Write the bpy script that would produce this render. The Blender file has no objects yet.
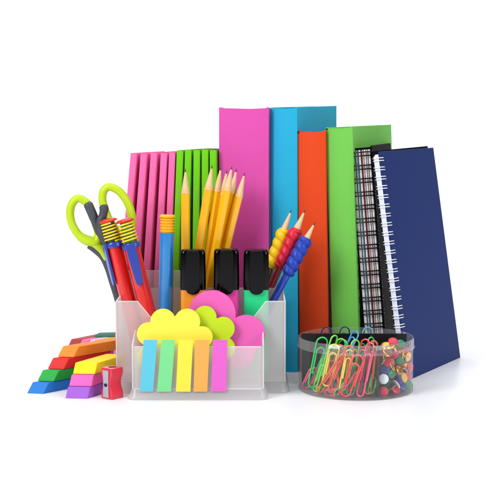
import bpy, math, random
from mathutils import Vector, Matrix
random.seed(7)
S = 0.01                      # everything below is written in centimetres
R = math.radians
scene = bpy.context.scene
col = scene.collection

# ------------------------------------------------------------------ camera
FPX, PITCH, CAMH = 1133.0, R(5.05), 20.5
cam = bpy.data.objects.new('camera', bpy.data.cameras.new('camera'))
col.objects.link(cam)
cam.location = (0, 0, CAMH * S)
cam.rotation_euler = (math.pi / 2 - PITCH, 0, 0)
cam.data.sensor_width = 36
cam.data.lens = FPX / 500 * 36
cam.data.clip_start = 0.02
cam.data.clip_end = 60
scene.camera = cam

def at(px, py, Y):
    u, v = (px - 250) / FPX, (250 - py) / FPX
    t = Y / (math.cos(PITCH) + v * math.sin(PITCH))
    return Vector((u * t, Y, CAMH + t * (-math.sin(PITCH) + v * math.cos(PITCH))))

def gnd(px, py):
    Y = CAMH / math.tan(PITCH + math.atan((py - 250) / FPX))
    p = at(px, py, Y)
    return Vector((p.x, Y, 0))

def cmx(npx, Y):              # picture width of npx at distance Y, in cm
    return npx / FPX * (Y + 2)

# ------------------------------------------------------------------ materials
def lin(c):
    return tuple(((x / 255) / 12.92 if x / 255 <= 0.04045 else (((x / 255) + 0.055) / 1.055) ** 2.4) for x in c) + (1,)

MATS = {}
def mat(name, rgb, rough=0.45, spec=0.5, bump=0.0, bscale=300, var=0.0, vscale=60, metal=0.0, coat=0.0, trans=0.0, sss=0.0):
    if name in MATS: return MATS[name]
    m = bpy.data.materials.new(name); m.use_nodes = True
    nt = m.node_tree; b = nt.nodes['Principled BSDF']
    c = lin(rgb)
    b.inputs['Base Color'].default_value = c
    b.inputs['Roughness'].default_value = rough
    b.inputs['Specular IOR Level'].default_value = spec
    b.inputs['Metallic'].default_value = metal
    b.inputs['Coat Weight'].default_value = coat
    b.inputs['Coat Roughness'].default_value = 0.08
    tc = nt.nodes.new('ShaderNodeTexCoord')
    if sss:
        b.inputs['Subsurface Weight'].default_value = sss
        b.inputs['Subsurface Scale'].default_value = 0.003
    if var > 0:
        n = nt.nodes.new('ShaderNodeTexNoise'); n.inputs['Scale'].default_value = vscale
        n.inputs['Detail'].default_value = 4
        mx = nt.nodes.new('ShaderNodeMix'); mx.data_type = 'RGBA'
        mx.inputs[6].default_value = tuple(x * (1 - var) for x in c[:3]) + (1,)
        mx.inputs[7].default_value = tuple(min(1, x * (1 + var)) for x in c[:3]) + (1,)
        nt.links.new(tc.outputs['Object'], n.inputs['Vector'])
        nt.links.new(n.outputs['Fac'], mx.inputs[0])
        nt.links.new(mx.outputs[2], b.inputs['Base Color'])
    if bump > 0:
        n = nt.nodes.new('ShaderNodeTexNoise'); n.inputs['Scale'].default_value = bscale
        n.inputs['Detail'].default_value = 5
        bm_ = nt.nodes.new('ShaderNodeBump'); bm_.inputs['Strength'].default_value = bump
        bm_.inputs['Distance'].default_value = 0.0006
        nt.links.new(tc.outputs['Object'], n.inputs['Vector'])
        nt.links.new(n.outputs['Fac'], bm_.inputs['Height'])
        nt.links.new(bm_.outputs['Normal'], b.inputs['Normal'])
    MATS[name] = m
    return m

def sheen_fac(nt, base, peak):
    lw = nt.nodes.new('ShaderNodeLayerWeight'); lw.inputs[0].default_value = 0.5
    p = nt.nodes.new('ShaderNodeMath'); p.operation = 'POWER'; p.inputs[1].default_value = 3
    ml = nt.nodes.new('ShaderNodeMath'); ml.operation = 'MULTIPLY_ADD'; ml.inputs[1].default_value = peak; ml.inputs[2].default_value = base
    nt.links.new(lw.outputs['Facing'], p.inputs[0]); nt.links.new(p.outputs[0], ml.inputs[0])
    return ml

def clear_plastic(name, tint=(1, 1, 1), body=0.05, bodycol=(0.9, 0.9, 0.92)):
    m = bpy.data.materials.new(name); m.use_nodes = True
    nt = m.node_tree; nt.nodes.clear()
    out = nt.nodes.new('ShaderNodeOutputMaterial')
    tr = nt.nodes.new('ShaderNodeBsdfTransparent'); tr.inputs[0].default_value = tint + (1,)
    gl = nt.nodes.new('ShaderNodeBsdfGlossy'); gl.inputs['Roughness'].default_value = 0.06
    gl.inputs[0].default_value = (1, 1, 1, 1)
    df = nt.nodes.new('ShaderNodeBsdfDiffuse'); df.inputs[0].default_value = bodycol + (1,)
    fr = sheen_fac(nt, 0.035, 0.5)
    m1 = nt.nodes.new('ShaderNodeMixShader'); m1.inputs[0].default_value = body
    m2 = nt.nodes.new('ShaderNodeMixShader')
    nt.links.new(tr.outputs[0], m1.inputs[1]); nt.links.new(df.outputs[0], m1.inputs[2])
    nt.links.new(fr.outputs[0], m2.inputs[0])
    nt.links.new(m1.outputs[0], m2.inputs[1]); nt.links.new(gl.outputs[0], m2.inputs[2])
    nt.links.new(m2.outputs[0], out.inputs[0])
    return m

def frosted(name, haze=0.36, rough=0.13, colr=(0.99, 0.98, 0.99)):
    m = bpy.data.materials.new(name); m.use_nodes = True
    nt = m.node_tree; nt.nodes.clear()
    out = nt.nodes.new('ShaderNodeOutputMaterial')
    rf = nt.nodes.new('ShaderNodeBsdfRefraction'); rf.inputs['IOR'].default_value = 1.12
    rf.inputs['Roughness'].default_value = rough; rf.inputs[0].default_value = (0.985, 0.985, 0.99, 1)
    tp = nt.nodes.new('ShaderNodeBsdfTransparent')
    m0 = nt.nodes.new('ShaderNodeMixShader'); m0.inputs[0].default_value = 0.5
    nt.links.new(rf.outputs[0], m0.inputs[1]); nt.links.new(tp.outputs[0], m0.inputs[2])
    df = nt.nodes.new('ShaderNodeBsdfDiffuse'); df.inputs[0].default_value = colr + (1,)
    tl = nt.nodes.new('ShaderNodeBsdfTranslucent'); tl.inputs[0].default_value = colr + (1,)
    m1 = nt.nodes.new('ShaderNodeMixShader'); m1.inputs[0].default_value = 0.5
    nt.links.new(df.outputs[0], m1.inputs[1]); nt.links.new(tl.outputs[0], m1.inputs[2])
    m2 = nt.nodes.new('ShaderNodeMixShader'); m2.inputs[0].default_value = haze
    nt.links.new(m0.outputs[0], m2.inputs[1]); nt.links.new(m1.outputs[0], m2.inputs[2])
    gl = nt.nodes.new('ShaderNodeBsdfGlossy'); gl.inputs['Roughness'].default_value = 0.25
    fr = sheen_fac(nt, 0.03, 0.3)
    m3 = nt.nodes.new('ShaderNodeMixShader')
    nt.links.new(fr.outputs[0], m3.inputs[0])
    nt.links.new(m2.outputs[0], m3.inputs[1]); nt.links.new(gl.outputs[0], m3.inputs[2])
    nt.links.new(m3.outputs[0], out.inputs[0])
    return m

CLEAR = clear_plastic('clear_plastic', tint=(0.985, 0.985, 0.99), body=0.028, bodycol=(0.8, 0.8, 0.82))
FROST = frosted('frosted_plastic')
FROST_THICK = frosted('frosted_plastic_base', haze=0.5, rough=0.25)

# ------------------------------------------------------------------ mesh helper
class MB:
    def __init__(s): s.v = []; s.f = []
    def add(s, vs, fs):
        o = len(s.v); s.v += [Vector(v) for v in vs]; s.f += [tuple(i + o for i in f) for f in fs]
        return s
    def loft(s, rings, cap=True, closed=True, loop=False):
        n = len(rings[0]); vs = [v for r in rings for v in r]; fs = []
        m = len(rings)
        for i in range(m if loop else m - 1):
            for j in range(n if closed else n - 1):
                a, b = i * n + j, i * n + (j + 1) % n
                i2 = (i + 1) % m
                c, d = i2 * n + (j + 1) % n, i2 * n + j
                fs.append((a, b, c, d))
        if cap and not loop:
            fs.append(tuple(reversed(range(n)))); fs.append(tuple((m - 1) * n + j for j in range(n)))
        return s.add(vs, fs)
    def box(s, x0, x1, y0, y1, z0, z1):
        return s.loft([[(x0, y0, z), (x1, y0, z), (x1, y1, z), (x0, y1, z)] for z in (z0, z1)])
    def prism_y(s, poly, y0, y1):      # polygon in x,z (counter-clockwise seen from -y)
        return s.loft([[(x, y, z) for x, z in poly] for y in (y1, y0)])
    def prism_z(s, poly, z0, z1):
        return s.loft([[(x, y, z) for x, y in poly] for z in (z0, z1)])
    def lathe(s, prof, seg=32, c=(0, 0), cap=True):   # prof: (r, z)
        return s.loft([[(c[0] + r * math.cos(2 * math.pi * k / seg), c[1] + r * math.sin(2 * math.pi * k / seg), z) for k in range(seg)] for r, z in prof], cap=cap)
    def tube(s, pts, rad, seg=10, closed=False, flat=1.0, flat_axis=None):
        pts = [Vector(p) for p in pts]; n = len(pts); rings = []
        up = None
        for i, p in enumerate(pts):
            a = pts[(i - 1) % n] if (closed or i > 0) else p
            b = pts[(i + 1) % n] if (closed or i < n - 1) else p
            t = (b - a).normalized()
            if flat_axis is not None:
                side = Vector(flat_axis)
                side = (side - t * side.dot(t)).normalized(); up = side
            elif up is None:
                up = t.orthogonal().normalized()
            else:
                up = (up - t * up.dot(t)).normalized()
            w = t.cross(up)
            r = rad[i] if isinstance(rad, (list, tuple)) else rad
            rings.append([p + up * (math.cos(2 * math.pi * k / seg) * r * flat) + w * (math.sin(2 * math.pi * k / seg) * r) for k in range(seg)])
        return s.loft(rings, cap=not closed, loop=closed)
    def xf(s, M):
        s.v = [M @ v for v in s.v]; return s
    def build(s, name, m, parent=None, smooth=35, bevel=0, bseg=2, sub=0):
        me = bpy.data.meshes.new(name)
        me.from_pydata([tuple(v * S) for v in s.v], [], s.f)
        me.validate(); me.update()
        import bmesh
        bm = bmesh.new(); bm.from_mesh(me); bmesh.ops.recalc_face_normals(bm, faces=bm.faces); bm.to_mesh(me); bm.free()
        me.materials.append(m)
        o = bpy.data.objects.new(name, me); col.objects.link(o)
        if parent is not None: o.parent = parent
        if bevel:
            b = o.modifiers.new('bevel', 'BEVEL'); b.width = bevel * S; b.segments = bseg; b.limit_method = 'ANGLE'; b.angle_limit = R(35)
            b.harden_normals = False
            for p in me.polygons: p.use_smooth = True
            w = o.modifiers.new('wn', 'WEIGHTED_NORMAL'); w.keep_sharp = True
        elif smooth:
            for p in me.polygons: p.use_smooth = True
            me.set_sharp_from_angle(angle=R(smooth))
        if sub:
            q = o.modifiers.new('sub', 'SUBSURF'); q.levels = sub; q.render_levels = sub
        return o

def thing(name, label, cat, loc=(0, 0, 0), rot=(0, 0, 0), group=None):
    o = bpy.data.objects.new(name, None); col.objects.link(o)
    o.empty_display_size = 0.01
    o.location = Vector(loc) * S; o.rotation_euler = rot
    o['label'] = label; o['category'] = cat
    if group: o['group'] = group
    return o

def tag(o, label, cat, group=None):
    o['label'] = label; o['category'] = cat
    if group: o['group'] = group
    return o

def copy_tree(o, parent=None):
    c = o.copy(); col.objects.link(c)
    if parent is not None: c.parent = parent
    for ch in list(o.children): copy_tree(ch, c)
    return c

def spline(pts, n=8, closed=False):
    pts = [Vector(p) for p in pts]; out = []; m = len(pts)
    for i in range(m if closed else m - 1):
        g = (lambda k: pts[k % m]) if closed else (lambda k: pts[max(0, min(m - 1, k))])
        p0, p1, p2, p3 = g(i - 1), g(i), g(i + 1), g(i + 2)
        for k in range(n):
            t = k / n
            out.append(0.5 * ((2 * p1) + (p2 - p0) * t + (2 * p0 - 5 * p1 + 4 * p2 - p3) * t * t + (3 * p1 - p0 - 3 * p2 + p3) * t ** 3))
    if not closed: out.append(pts[-1])
    return out

def axis_rot(top, bot, roll=0.0, face=None):
    """euler that turns local +z onto top-bot, local -y towards the viewer side"""
    z = (Vector(top) - Vector(bot)).normalized()
    f = Vector(face) if face is not None else Vector((0, -1, 0))
    y = -(f - z * f.dot(z)).normalized()
    x = y.cross(z)
    M = Matrix((x, y, z)).transposed()
    return (M @ Matrix.Rotation(roll, 3, 'Z')).to_euler()

# ------------------------------------------------------------------ the setting: white sweep
mb = MB(); prof = [(-150, 0), (0, 0), (60, 0), (100, 0), (150, 0), (230, 0)]
for k in range(1, 13):
    a = k / 12 * math.pi / 2
    prof.append((230 + 60 * math.sin(a), 60 - 60 * math.cos(a)))
prof.append((290, 240))
mb.loft([[(-320, y, z) for y, z in prof], [(320, y, z) for y, z in prof]], cap=False, closed=False)
wm = mat('white_sweep', (243, 244, 248), rough=0.34, spec=0.28, var=0.012, vscale=6)
bd = mb.build('backdrop', wm, smooth=60); bd['kind'] = 'structure'

# ------------------------------------------------------------------ binders
def board(mb, x0, x1, y0, y1, h0, h1, z0=0.0, back=0.0):   # upright board, top slopes from h0 (front) to h1 (rear)
    mb.add([(x0, y0, z0), (x1, y0, z0), (x1, y1, z0), (x0, y1, z0), (x0, y0, h0), (x1, y0, h0), (x1, y1 - back, h1), (x0, y1 - back, h1)],
           [(0, 3, 2, 1), (4, 5, 6, 7), (0, 1, 5, 4), (1, 2, 6, 5), (2, 3, 7, 6), (3, 0, 4, 7)])

def binder(label, pxl, pxr, ytop, Yr, phi, depth, rgb, pxl_bottom, rise=0.0, tall=None, dip=0.2):
    phi = R(phi)
    name = 'binder_' + label.split()[0]
    Rt = at(pxr, ytop, Yr); Hh = Rt.z
    # width from the left edge
    Yl = Yr + 0.6
    w = (Rt.x - at(pxl, ytop, Yl).x) / math.cos(phi)
    Yl = Yr + w * math.sin(phi)
    Lt = at(pxl, ytop, Yl); Lb = at(pxl_bottom, 375, Yl)
    lean = math.asin(max(-.3, min(.3, (Lt.x - Lb.x) / (Hh * math.cos(phi)))))
    t = thing('ring_binder', label, 'binder', (Lb.x, Yl, 0), (0, lean, -phi), 'binders standing at the back')
    m = mat(name, rgb, rough=0.55, spec=0.06, bump=0.9, bscale=38, var=0.04, vscale=25)
    th = 0.22
    # spine: gently bowed sheet whose top edge dips in the middle
    n = 14; outer = []; 
    def ring(z, dipk):
        o = [];
        for i in range(n + 1):
            f = i / n; b = 0.32 * (1 - (2 * f - 1) ** 2)
            o.append((w * f, -b * 0.9 , z - dipk * (1 - (2 * f - 1) ** 2) - 0.05 * math.sin(9 * f) * (dipk > 0)))
        for i in range(n, -1, -1):
            f = i / n; b = 0.32 * (1 - (2 * f - 1) ** 2)
            o.append((w * f, -b * 0.9 + 0.16, z - dipk * (1 - (2 * f - 1) ** 2) - 0.05 * math.sin(9 * f) * (dipk > 0)))
        return o
    sb = MB(); sb.loft([ring(0, 0), ring(Hh * .5, 0), ring(Hh - 0.3, 0), ring(Hh, dip)])
    sb.build('spine', m, t, smooth=40)
    for x0, x1, nm in ((0, th, 'cover'), (w - th, w, 'cover')):
        cb = MB(); board(cb, x0, x1, 0.19, depth, Hh, Hh + rise, 0)
        cb.build(nm, m, t, bevel=0.05)
    pb = MB(); pb.box(th + 0.05, w - th - 0.25, 1.2, depth - 0.6, 0.3, Hh * 0.93)
    pb.build('paper_block', mat('paper', (240, 240, 236), rough=0.8, bump=.3, bscale=1500), t, smooth=0)
    # dark disc painting the shade of the open gap at the top hinge
    if label.startswith(('orange', 'bright')):
        rv = MB(); rv.lathe([(0.0, -0.02), (0.09, 0.0), (0.10, 0.02), (0.09, 0.03), (0.0, 0.04)], seg=16)
        rv.xf(Matrix.Translation((0.13, -0.08, Hh - 0.16)) @ Matrix.Rotation(R(90), 4, 'X'))
        rv.build('hinge_gap_spot', mat('hinge_gap_dark', (20, 14, 16), rough=0.6, metal=0.1), t)
    return t

PINKB = binder('magenta ring binder at the back between the green files and the blue binder', 219, 268.5, 107, 103.6, 7, 16, (214, 82, 168), 219)
BLUEB = binder('tall light blue ring binder between the magenta one and the orange one', 270.5, 297, 107, 103.4, 21, 12.5, (44, 168, 208), 271, rise=0.55)
ORANB = binder('orange-red ring binder, shortest of the binders, behind the paper clips', 297.3, 325.5, 130.5, 102.9, 15, 16, (222, 74, 34), 300)
GREENB = binder('bright green ring binder leaning beside the plaid-edged notebook', 326, 352.5, 127, 102.3, 21, 14.5, (116, 196, 84), 333.5, rise=0.45)

# ------------------------------------------------------------------ pink and green files
def file_folder(i, label, pxt, pxb, ytop, rgb, colname, group, phi):
    Y = 103.4 + 0.05 * i
    T = at(pxt, ytop, Y); B = at(pxb, 375, Y)
    Hh = T.z
    lean = math.asin((T.x - B.x) / Hh)
    t = thing('file_folder', label, 'file folder', (B.x, Y, 0), (0, lean, -R(phi)), group)
    m = mat(colname, rgb, rough=0.45, spec=0.12, bump=0.12, bscale=120, var=0.04, vscale=30)
    w = cmx(6.3, Y); wl = 0.05; pts = []
    r = w / 2
    outer = [(0, 15.5)] + [(r - r * math.cos(a), -.07 * math.sin(a) ** .4) for a in [k / 10 * math.pi for k in range(11)]] + [(w, 15.5)]
    inner = [(w - wl, 15.5)] + [(r + (r - wl) * math.cos(a), .03 - .05 * math.sin(a)) for a in [k / 10 * math.pi for k in range(11)]] + [(wl, 15.5)]
    poly = outer + inner
    mb = MB(); n = len(poly)
    vs = [(x, y, 0) for x, y in poly] + [(x, y, Hh + 0.01 * y) for x, y in poly]
    fs = []
    for j in range(n): fs.append((j, (j + 1) % n, n + (j + 1) % n, n + j))
    h = len(outer)
    for j in range(h - 1):
        a, b = j, j + 1; c, d = n - 1 - (j + 1), n - 1 - j
        fs.append((a, d, c, b)); fs.append((n + a, n + b, n + c, n + d))
    mb.add(vs, fs); mb.build('cover', m, t, smooth=25)
    pb = MB(); pb.box(wl + 0.04, w - wl - 0.04, 0.3, 15.0, 0.1, Hh - 0.5)
    pb.build('paper_block', MATS['paper'], t, smooth=0)
    # thin oval finger slot raised on the spine
    zc = Hh - cmx(45, Y) + 0.1 * (i % 3); lp = []
    for k in range(24):
        a = 2 * math.pi * k / 24
        sx, sz = 0.10 * math.cos(a), 0.66 * math.sin(a)
        x = r + sx + 0.05
        yy = -0.068
        lp.append((x, yy, zc + sz))
    sl = MB(); sl.tube(lp, 0.026, seg=6, closed=True); sl.build('finger_slot', mat(colname + '_slot', tuple(min(255, int(q * .8 + 50)) for q in rgb), rough=.4), t)
    return t

order = ['leftmost of the five pink file folders', 'second pink file folder from the left', 'middle one of the five pink file folders',
         'fourth pink file folder from the left', 'pink file folder touching the green ones, rightmost pink']
pk = [(131, 112), (141, 124.5), (151, 137), (161, 149), (169.3, 160)]
for i, (a, b) in enumerate(pk):
    file_folder(i, order[i], a, b, 152 + (i % 2) * 0.6, (244, 112, 176), 'pink_card', 'pink files standing side by side', 7)
order = ['green file folder touching the pink ones, leftmost green', 'second green file folder from the left, behind the upright pencil',
         'middle one of the five green file folders', 'fourth green file folder from the left', 'green file folder beside the magenta binder, rightmost green']
gk = [(177, 168.5), (185, 180), (193.6, 191.5), (201.8, 201), (209.8, 210)]
for i, (a, b) in enumerate(gk):
    file_folder(i, order[i], a, b, 150 - (i % 2) * 0.5, (112, 200, 30), 'green_card', 'green files standing side by side', 7)

# ------------------------------------------------------------------ notebooks
def wire_rings(mb, xs0, xs1, y, z0, z1, n, r=0.05, bulge=0.42, pair=0.24):
    # each coil: a pair of wires looping round the spine side from one cover to the other
    for k in range(n):
        z = z0 + (z1 - z0) * (k + .5) / n
        for dz in (-pair / 2, pair / 2):
            pts = []
            cx = (xs0 + xs1) / 2; rx = (xs1 - xs0) / 2
            for j in range(17):
                a = math.pi * (-0.12 + 1.24 * j / 16)
                pts.append((cx - rx * math.cos(a), y - bulge * math.sin(a) , z + dz))
            mb.tube(pts, r, seg=8)

def notebook_navy():
    Yc = 99.6
    B = Vector((14.1, Yc, 0)); far = gnd(460.5, 357.5)
    u = far - B; depth = u.length; phi = math.atan2(u.x, u.y)
    T = at(379.5, 151, Yc + 1.3); Hh = (T - Vector((B.x, Yc + 1.3, 0))).length
    lean = math.asin((T.x - B.x) / math.cos(phi) / Hh)
    t = thing('spiral_notebook', 'navy blue notebook with white wire rings, leaning at the right end', 'notebook', B, (0, lean, -phi))
    # solve the far top corner height so that it stands where it should
    Tf = at(432, 148.5, far.y + 1.2); h1 = Tf.z / math.cos(lean) + 0.1
    navy = mat('navy_cover', (20, 44, 106), rough=0.5, spec=0.16, bump=0.12, bscale=900, var=0.05, vscale=20)
    c = MB(); board(c, -0.14, 0, 0.0, depth, Hh, h1, 0, back=0.15); c.build('front_cover', navy, t, bevel=0.04)
    p = MB(); board(p, -0.62, -0.15, 0.30, depth - 0.25, Hh - 0.2, h1 - 0.25, 0.12); p.build('page_block', MATS['paper'], t, smooth=0)
    k = MB(); board(k, -0.76, -0.63, 0.1, depth, Hh + 0.15, h1 + .25, 0); k.build('back_cover', mat('black_cover', (12, 12, 15), rough=0.6, spec=.03, bump=.1), t, bevel=0.04)
    sp = MB(); board(sp, -0.60, -0.12, -0.06, 0.28, Hh - 0.35, Hh - 0.35, 0.3)
    sp.build('ring_spine', mat('white_wire_core', (226, 232, 246), rough=0.4), t, bevel=0.05)
    w = MB(); wire_rings(w, -0.80, 0.06, 0.42, 0.35, Hh - 0.25, 24, r=0.045, bulge=0.62, pair=0.24)
    w.build('wire_binding', mat('white_wire', (236, 238, 244), rough=0.25, coat=0.5), t)
    # small punched holes on the cover behind each coil
    h = MB()
    for q in range(24):
        z = 0.35 + (Hh - 0.6) * (q + .5) / 24
        h.box(0.001, 0.012, 0.40, 0.62, z - 0.2, z + 0.2)
    h.build('punched_hole', mat('hole_dark', (10, 14, 34), rough=.8), t, smooth=0)
    return t
notebook_navy()

def notebook_black():
    Yl = 102.7; phi = R(15)
    T = at(350.5, 146.5, Yl); Bp = at(366.5, 378, Yl)
    Hh = T.z; lean = math.asin((T.x - Bp.x) / math.cos(phi) / Hh)
    t = thing('spiral_notebook', 'black notebook with black wire rings and striped coloured page edges', 'notebook', (Bp.x, Yl, 0), (0, lean, -phi))
    bk = MATS['black_cover']; w = cmx(20.5, Yl) / math.cos(phi); D = 12.5
    c = MB(); board(c, 0, 0.12, 0, D, Hh, Hh + .3); c.build('back_cover', bk, t, bevel=0.04)
    c = MB(); board(c, w - .12, w, 0, D, Hh, Hh + .3); c.build('front_cover', bk, t, bevel=0.04)
    tp = MB(); tp.box(0.13, w - 0.13, 0.15, D - .3, Hh - 0.32, Hh - 0.12); 
    tp.build('top_sheet', bk, t, smooth=0)
    cols = []
    seq = [('page_white', (238, 236, 240), 1.7), ('page_grey', (34, 32, 46), .55), ('page_pale', (206, 214, 222), .8), ('page_blue', (96, 136, 152), .7), ('page_grey', 0, .45),
           ('page_white', 0, 1.2), ('page_grey', 0, .45), ('page_red', (150, 30, 40), .8), ('page_cream', (228, 218, 206), .6), ('page_grey', 0, .4), ('page_white', 0, 1.1),
           ('page_mauve', (120, 84, 104), .45), ('page_cream', 0, .7), ('page_grey', 0, .5), ('page_white', 0, 1.2), ('page_grey', 0, .4)]
    cols = seq
    tot = sum(q[2] for q in cols); x = 0.125; span = w - 0.25
    for nm, rgb, sw in cols:
        dx = span * sw / tot
        m = MATS[nm] if nm in MATS else mat(nm, rgb, rough=0.7, bump=.2, bscale=2500)
        p = MB(); p.box(x + 0.004, x + dx - 0.004, 0.04 + random.random() * 0.06, D - 0.3, 0.1, Hh - 0.33)
        p.build('page_section', m, t, smooth=0); x += dx
    wr = MB(); wire_rings(wr, -0.24, w + 0.02, 0.22, 0.3, Hh - 0.1, 17, r=0.065, bulge=0.55, pair=0.34)
    wr.build('wire_binding', mat('black_wire', (8, 7, 9), rough=0.35, spec=.3), t)
    return t
notebook_black()

# ------------------------------------------------------------------ desk organizer (frosted)
Yt0, Yt1 = 92.0, 94.4       # front tray
Ym0, Ym1 = 94.4, 102.3      # main body
org = thing('desk_organizer', 'frosted clear plastic desk organizer holding pens, pencils and sticky notes', 'organizer', (-4.2, 97, 0))
OX, OY = -4.2, 97.0
def lb(mb): return mb.xf(Matrix.Translation((-OX, -OY, 0)))
def X(px, Y, py=380): return at(px, py, Y).x
def Z(py, Y): return at(250, py, Y).z
tl, tr_ = X(134, Yt0), X(262, Yt0)
ml, mr = X(117, Ym0, 330), X(284, Ym0, 330)
zt = Z(347, Yt0)
th = 0.16
# front tray wall, slightly raised at the right end
m = MB(); m.prism_y([(tl, 0.85), (tr_, 0.85), (tr_, zt), (tl, zt)], Yt0, Yt0 + th); lb(m).build('tray_front', FROST, org, bevel=0.05)
for x0, x1 in ((tl - th - .02, tl - 0.01), (tr_ + 0.01, tr_ + th + .02)):
    m = MB(); m.add([(x0, Yt0, .85), (x1, Yt0, .85), (x1, Yt1, .85), (x0, Yt1, .85), (x0, Yt0, zt + .25), (x1, Yt0, zt + .25), (x1, Yt1, zt + 1.0), (x0, Yt1, zt + 1.0)],
                    [(0, 3, 2, 1), (4, 5, 6, 7), (0, 1, 5, 4), (1, 2, 6, 5), (2, 3, 7, 6), (3, 0, 4, 7)])
    lb(m).build('tray_side', FROST, org, bevel=0.05)
def skirt(x0, x1, y0, y1, fl, zh, yb=None):
    m = MB(); rings = []
    for k, (e, z) in enumerate([(fl, 0.02), (fl, .12), (fl * .75, .3), (fl * .35, .6), (.03, zh)]):
        r = []
        for cx, cy, a0 in ((x1, y1, 0), (x0, y1, 90), (x0, y0, 180), (x1, y0, 270)):
            for q in range(5):
                a = R(a0 + q * 22.5); rr = .35
                sx, sy = (-1 if cx == x1 else 1), (-1 if cy == y1 else 1)
                r.append((cx + sx * rr + (rr + e) * math.cos(a), cy + sy * rr + (rr + e) * math.sin(a), z))
        rings.append(r)
    m.loft(rings)
    return m
lb(skirt(tl - th - .02, tr_ + th + .02, Yt0, Yt1 + 0.2, .38, .84)).build('tray_base', FROST_THICK, org, smooth=50)
lb(skirt(ml - .1, mr + .1, Ym0 + .25, Ym1 + .2, .42, .84)).build('body_base', FROST_THICK, org, smooth=50)
# main front wall: two shoulders with sloping cut between them
zf = Z(302, Ym0); z_cut = Z(336, Ym0)
poly = [(ml, .86), (mr, .86), (mr, zf), (X(266, Ym0, 302), zf), (X(240, Ym0, 330), z_cut), (X(165, Ym0, 330), z_cut), (X(137, Ym0, 302), zf), (ml, zf)]
poly_front = poly
m = MB(); m.prism_y(poly, Ym0 + .3, Ym0 + .3 + th); lb(m).build('front_wall', FROST, org, bevel=0.04)
# side walls slope up to the back
zbk, zbr = Z(270, Ym1), Z(288, Ym1)
for x0, x1, zb in ((ml - th, ml - 0.01, Z(288, Ym1)), (mr + 0.01, mr + th, zbr)):
    m = MB(); y0, y1 = Ym0 + .3, Ym1
    m.add([(x0, y0, .86), (x1, y0, .86), (x1, y1, .86), (x0, y1, .86), (x0, y0, zf), (x1, y0, zf), (x1, y1, zb), (x0, y1, zb)],
          [(0, 3, 2, 1), (4, 5, 6, 7), (0, 1, 5, 4), (1, 2, 6, 5), (2, 3, 7, 6), (3, 0, 4, 7)])
    lb(m).build('side_wall', FROST, org, bevel=0.05)
# back wall: taller on the left part
xs = X(184, Ym1, 290)
m = MB(); m.prism_y([(ml, .86), (mr, .86), (mr, zbr), (xs + .5, zbr), (xs, zbk), (ml, zbk)], Ym1 - .2, Ym1 - .2 + th)
lb(m).build('back_wall', FROST, org, bevel=0.04)
Yd = 99.2
m = MB(); m.box(ml + .02, mr - .02, Yd, Yd + .13, .87, Z(288, Yd)); lb(m).build('divider', FROST, org, bevel=0.04)
for px in (160, 262):
    x = X(px, 97, 350)
    m = MB(); m.box(x, x + .13, Ym0 + .5, Yd - .02, .87, Z(310, 97)); lb(m).build('divider', FROST, org, bevel=0.04)

HIGHLIGHT = frosted('highlight_frost', haze=0.72, rough=0.1, colr=(1, 1, 1))  # whitish strips added along the edges to paint their bright highlights
def highlight_strip(pts, r=.055):
    m = MB(); m.tube(pts, r, seg=8); lb(m).build('edge_highlight', HIGHLIGHT, org, smooth=80)
yl = Yt0 + th / 2
highlight_strip([(tl - .1, yl, .86), (tl - .1, yl, zt + .2), (tl - .1, Yt1, zt + .98)])
highlight_strip([(tr_ + .1, yl, .86), (tr_ + .1, yl, zt + .2), (tr_ + .1, Yt1, zt + .98)])
highlight_strip([(tl + .05, yl, zt), (tr_ - .05, yl, zt)], .045)
highlight_strip([(tl, Yt0 - .01, .88), (tr_, Yt0 - .01, .88)], .045)
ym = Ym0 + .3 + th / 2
highlight_strip([(p[0], ym, p[1]) for p in poly_front[2:]], .05)
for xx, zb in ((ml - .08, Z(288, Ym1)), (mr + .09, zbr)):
    highlight_strip([(xx, ym, .88), (xx, ym, zf), (xx, Ym1 - .1, zb)], .065)
highlight_strip([(xs + .5, Ym1 - .12, zbr), (mr, Ym1 - .12, zbr)], .045)

# ------------------------------------------------------------------ yellow pencils
Wood = mat('pencil_wood', (226, 190, 148), rough=0.6, var=.1, vscale=400)
Graph = mat('graphite', (52, 50, 54), rough=0.35, metal=.3)
def pencil_proto(L, Rr, paint, hexa=True):
    t = thing('pencil', '', 'pencil')
    n = 24; coneL = 1.75 * Rr / .37; tipL = .32
    r_tip = 0.07
    slope = (coneL) / (Rr - r_tip)
    def rad(k):
        if not hexa: return Rr
        a = (k * 360 / n) % 60 - 30
        return Rr * math.cos(R(30)) / math.cos(R(a))
    def ringz(f): return [(rad(k) * math.cos(2 * math.pi * k / n), rad(k) * math.sin(2 * math.pi * k / n), f(rad(k))) for k in range(n)]
    zc = L - tipL - coneL
    mb = MB(); mb.loft([ringz(lambda r: 0), ringz(lambda r: zc - 1), ringz(lambda r: zc + (Rr - r) * slope * 1.0 + 0.0)], cap=False)
    mb.add(ringz(lambda r: 0), [tuple(range(n))])
    mb.build('barrel', paint, t, smooth=22 if hexa else 60)
    w = MB(); w.lathe([(Rr - .012, zc - .02), (r_tip + .005, L - tipL)], seg=28); w.build('sharpened_wood', Wood, t)
    g = MB(); g.lathe([(r_tip + .003, L - tipL - .01), (r_tip * .55, L - .12), (0.012, L)], seg=14); g.build('graphite_tip', Graph, t)
    return t
Yel = mat('pencil_yellow', (250, 186, 14), rough=0.28, coat=.6, var=.04, vscale=80)
proto = pencil_proto(15.5, .40, Yel)
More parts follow.
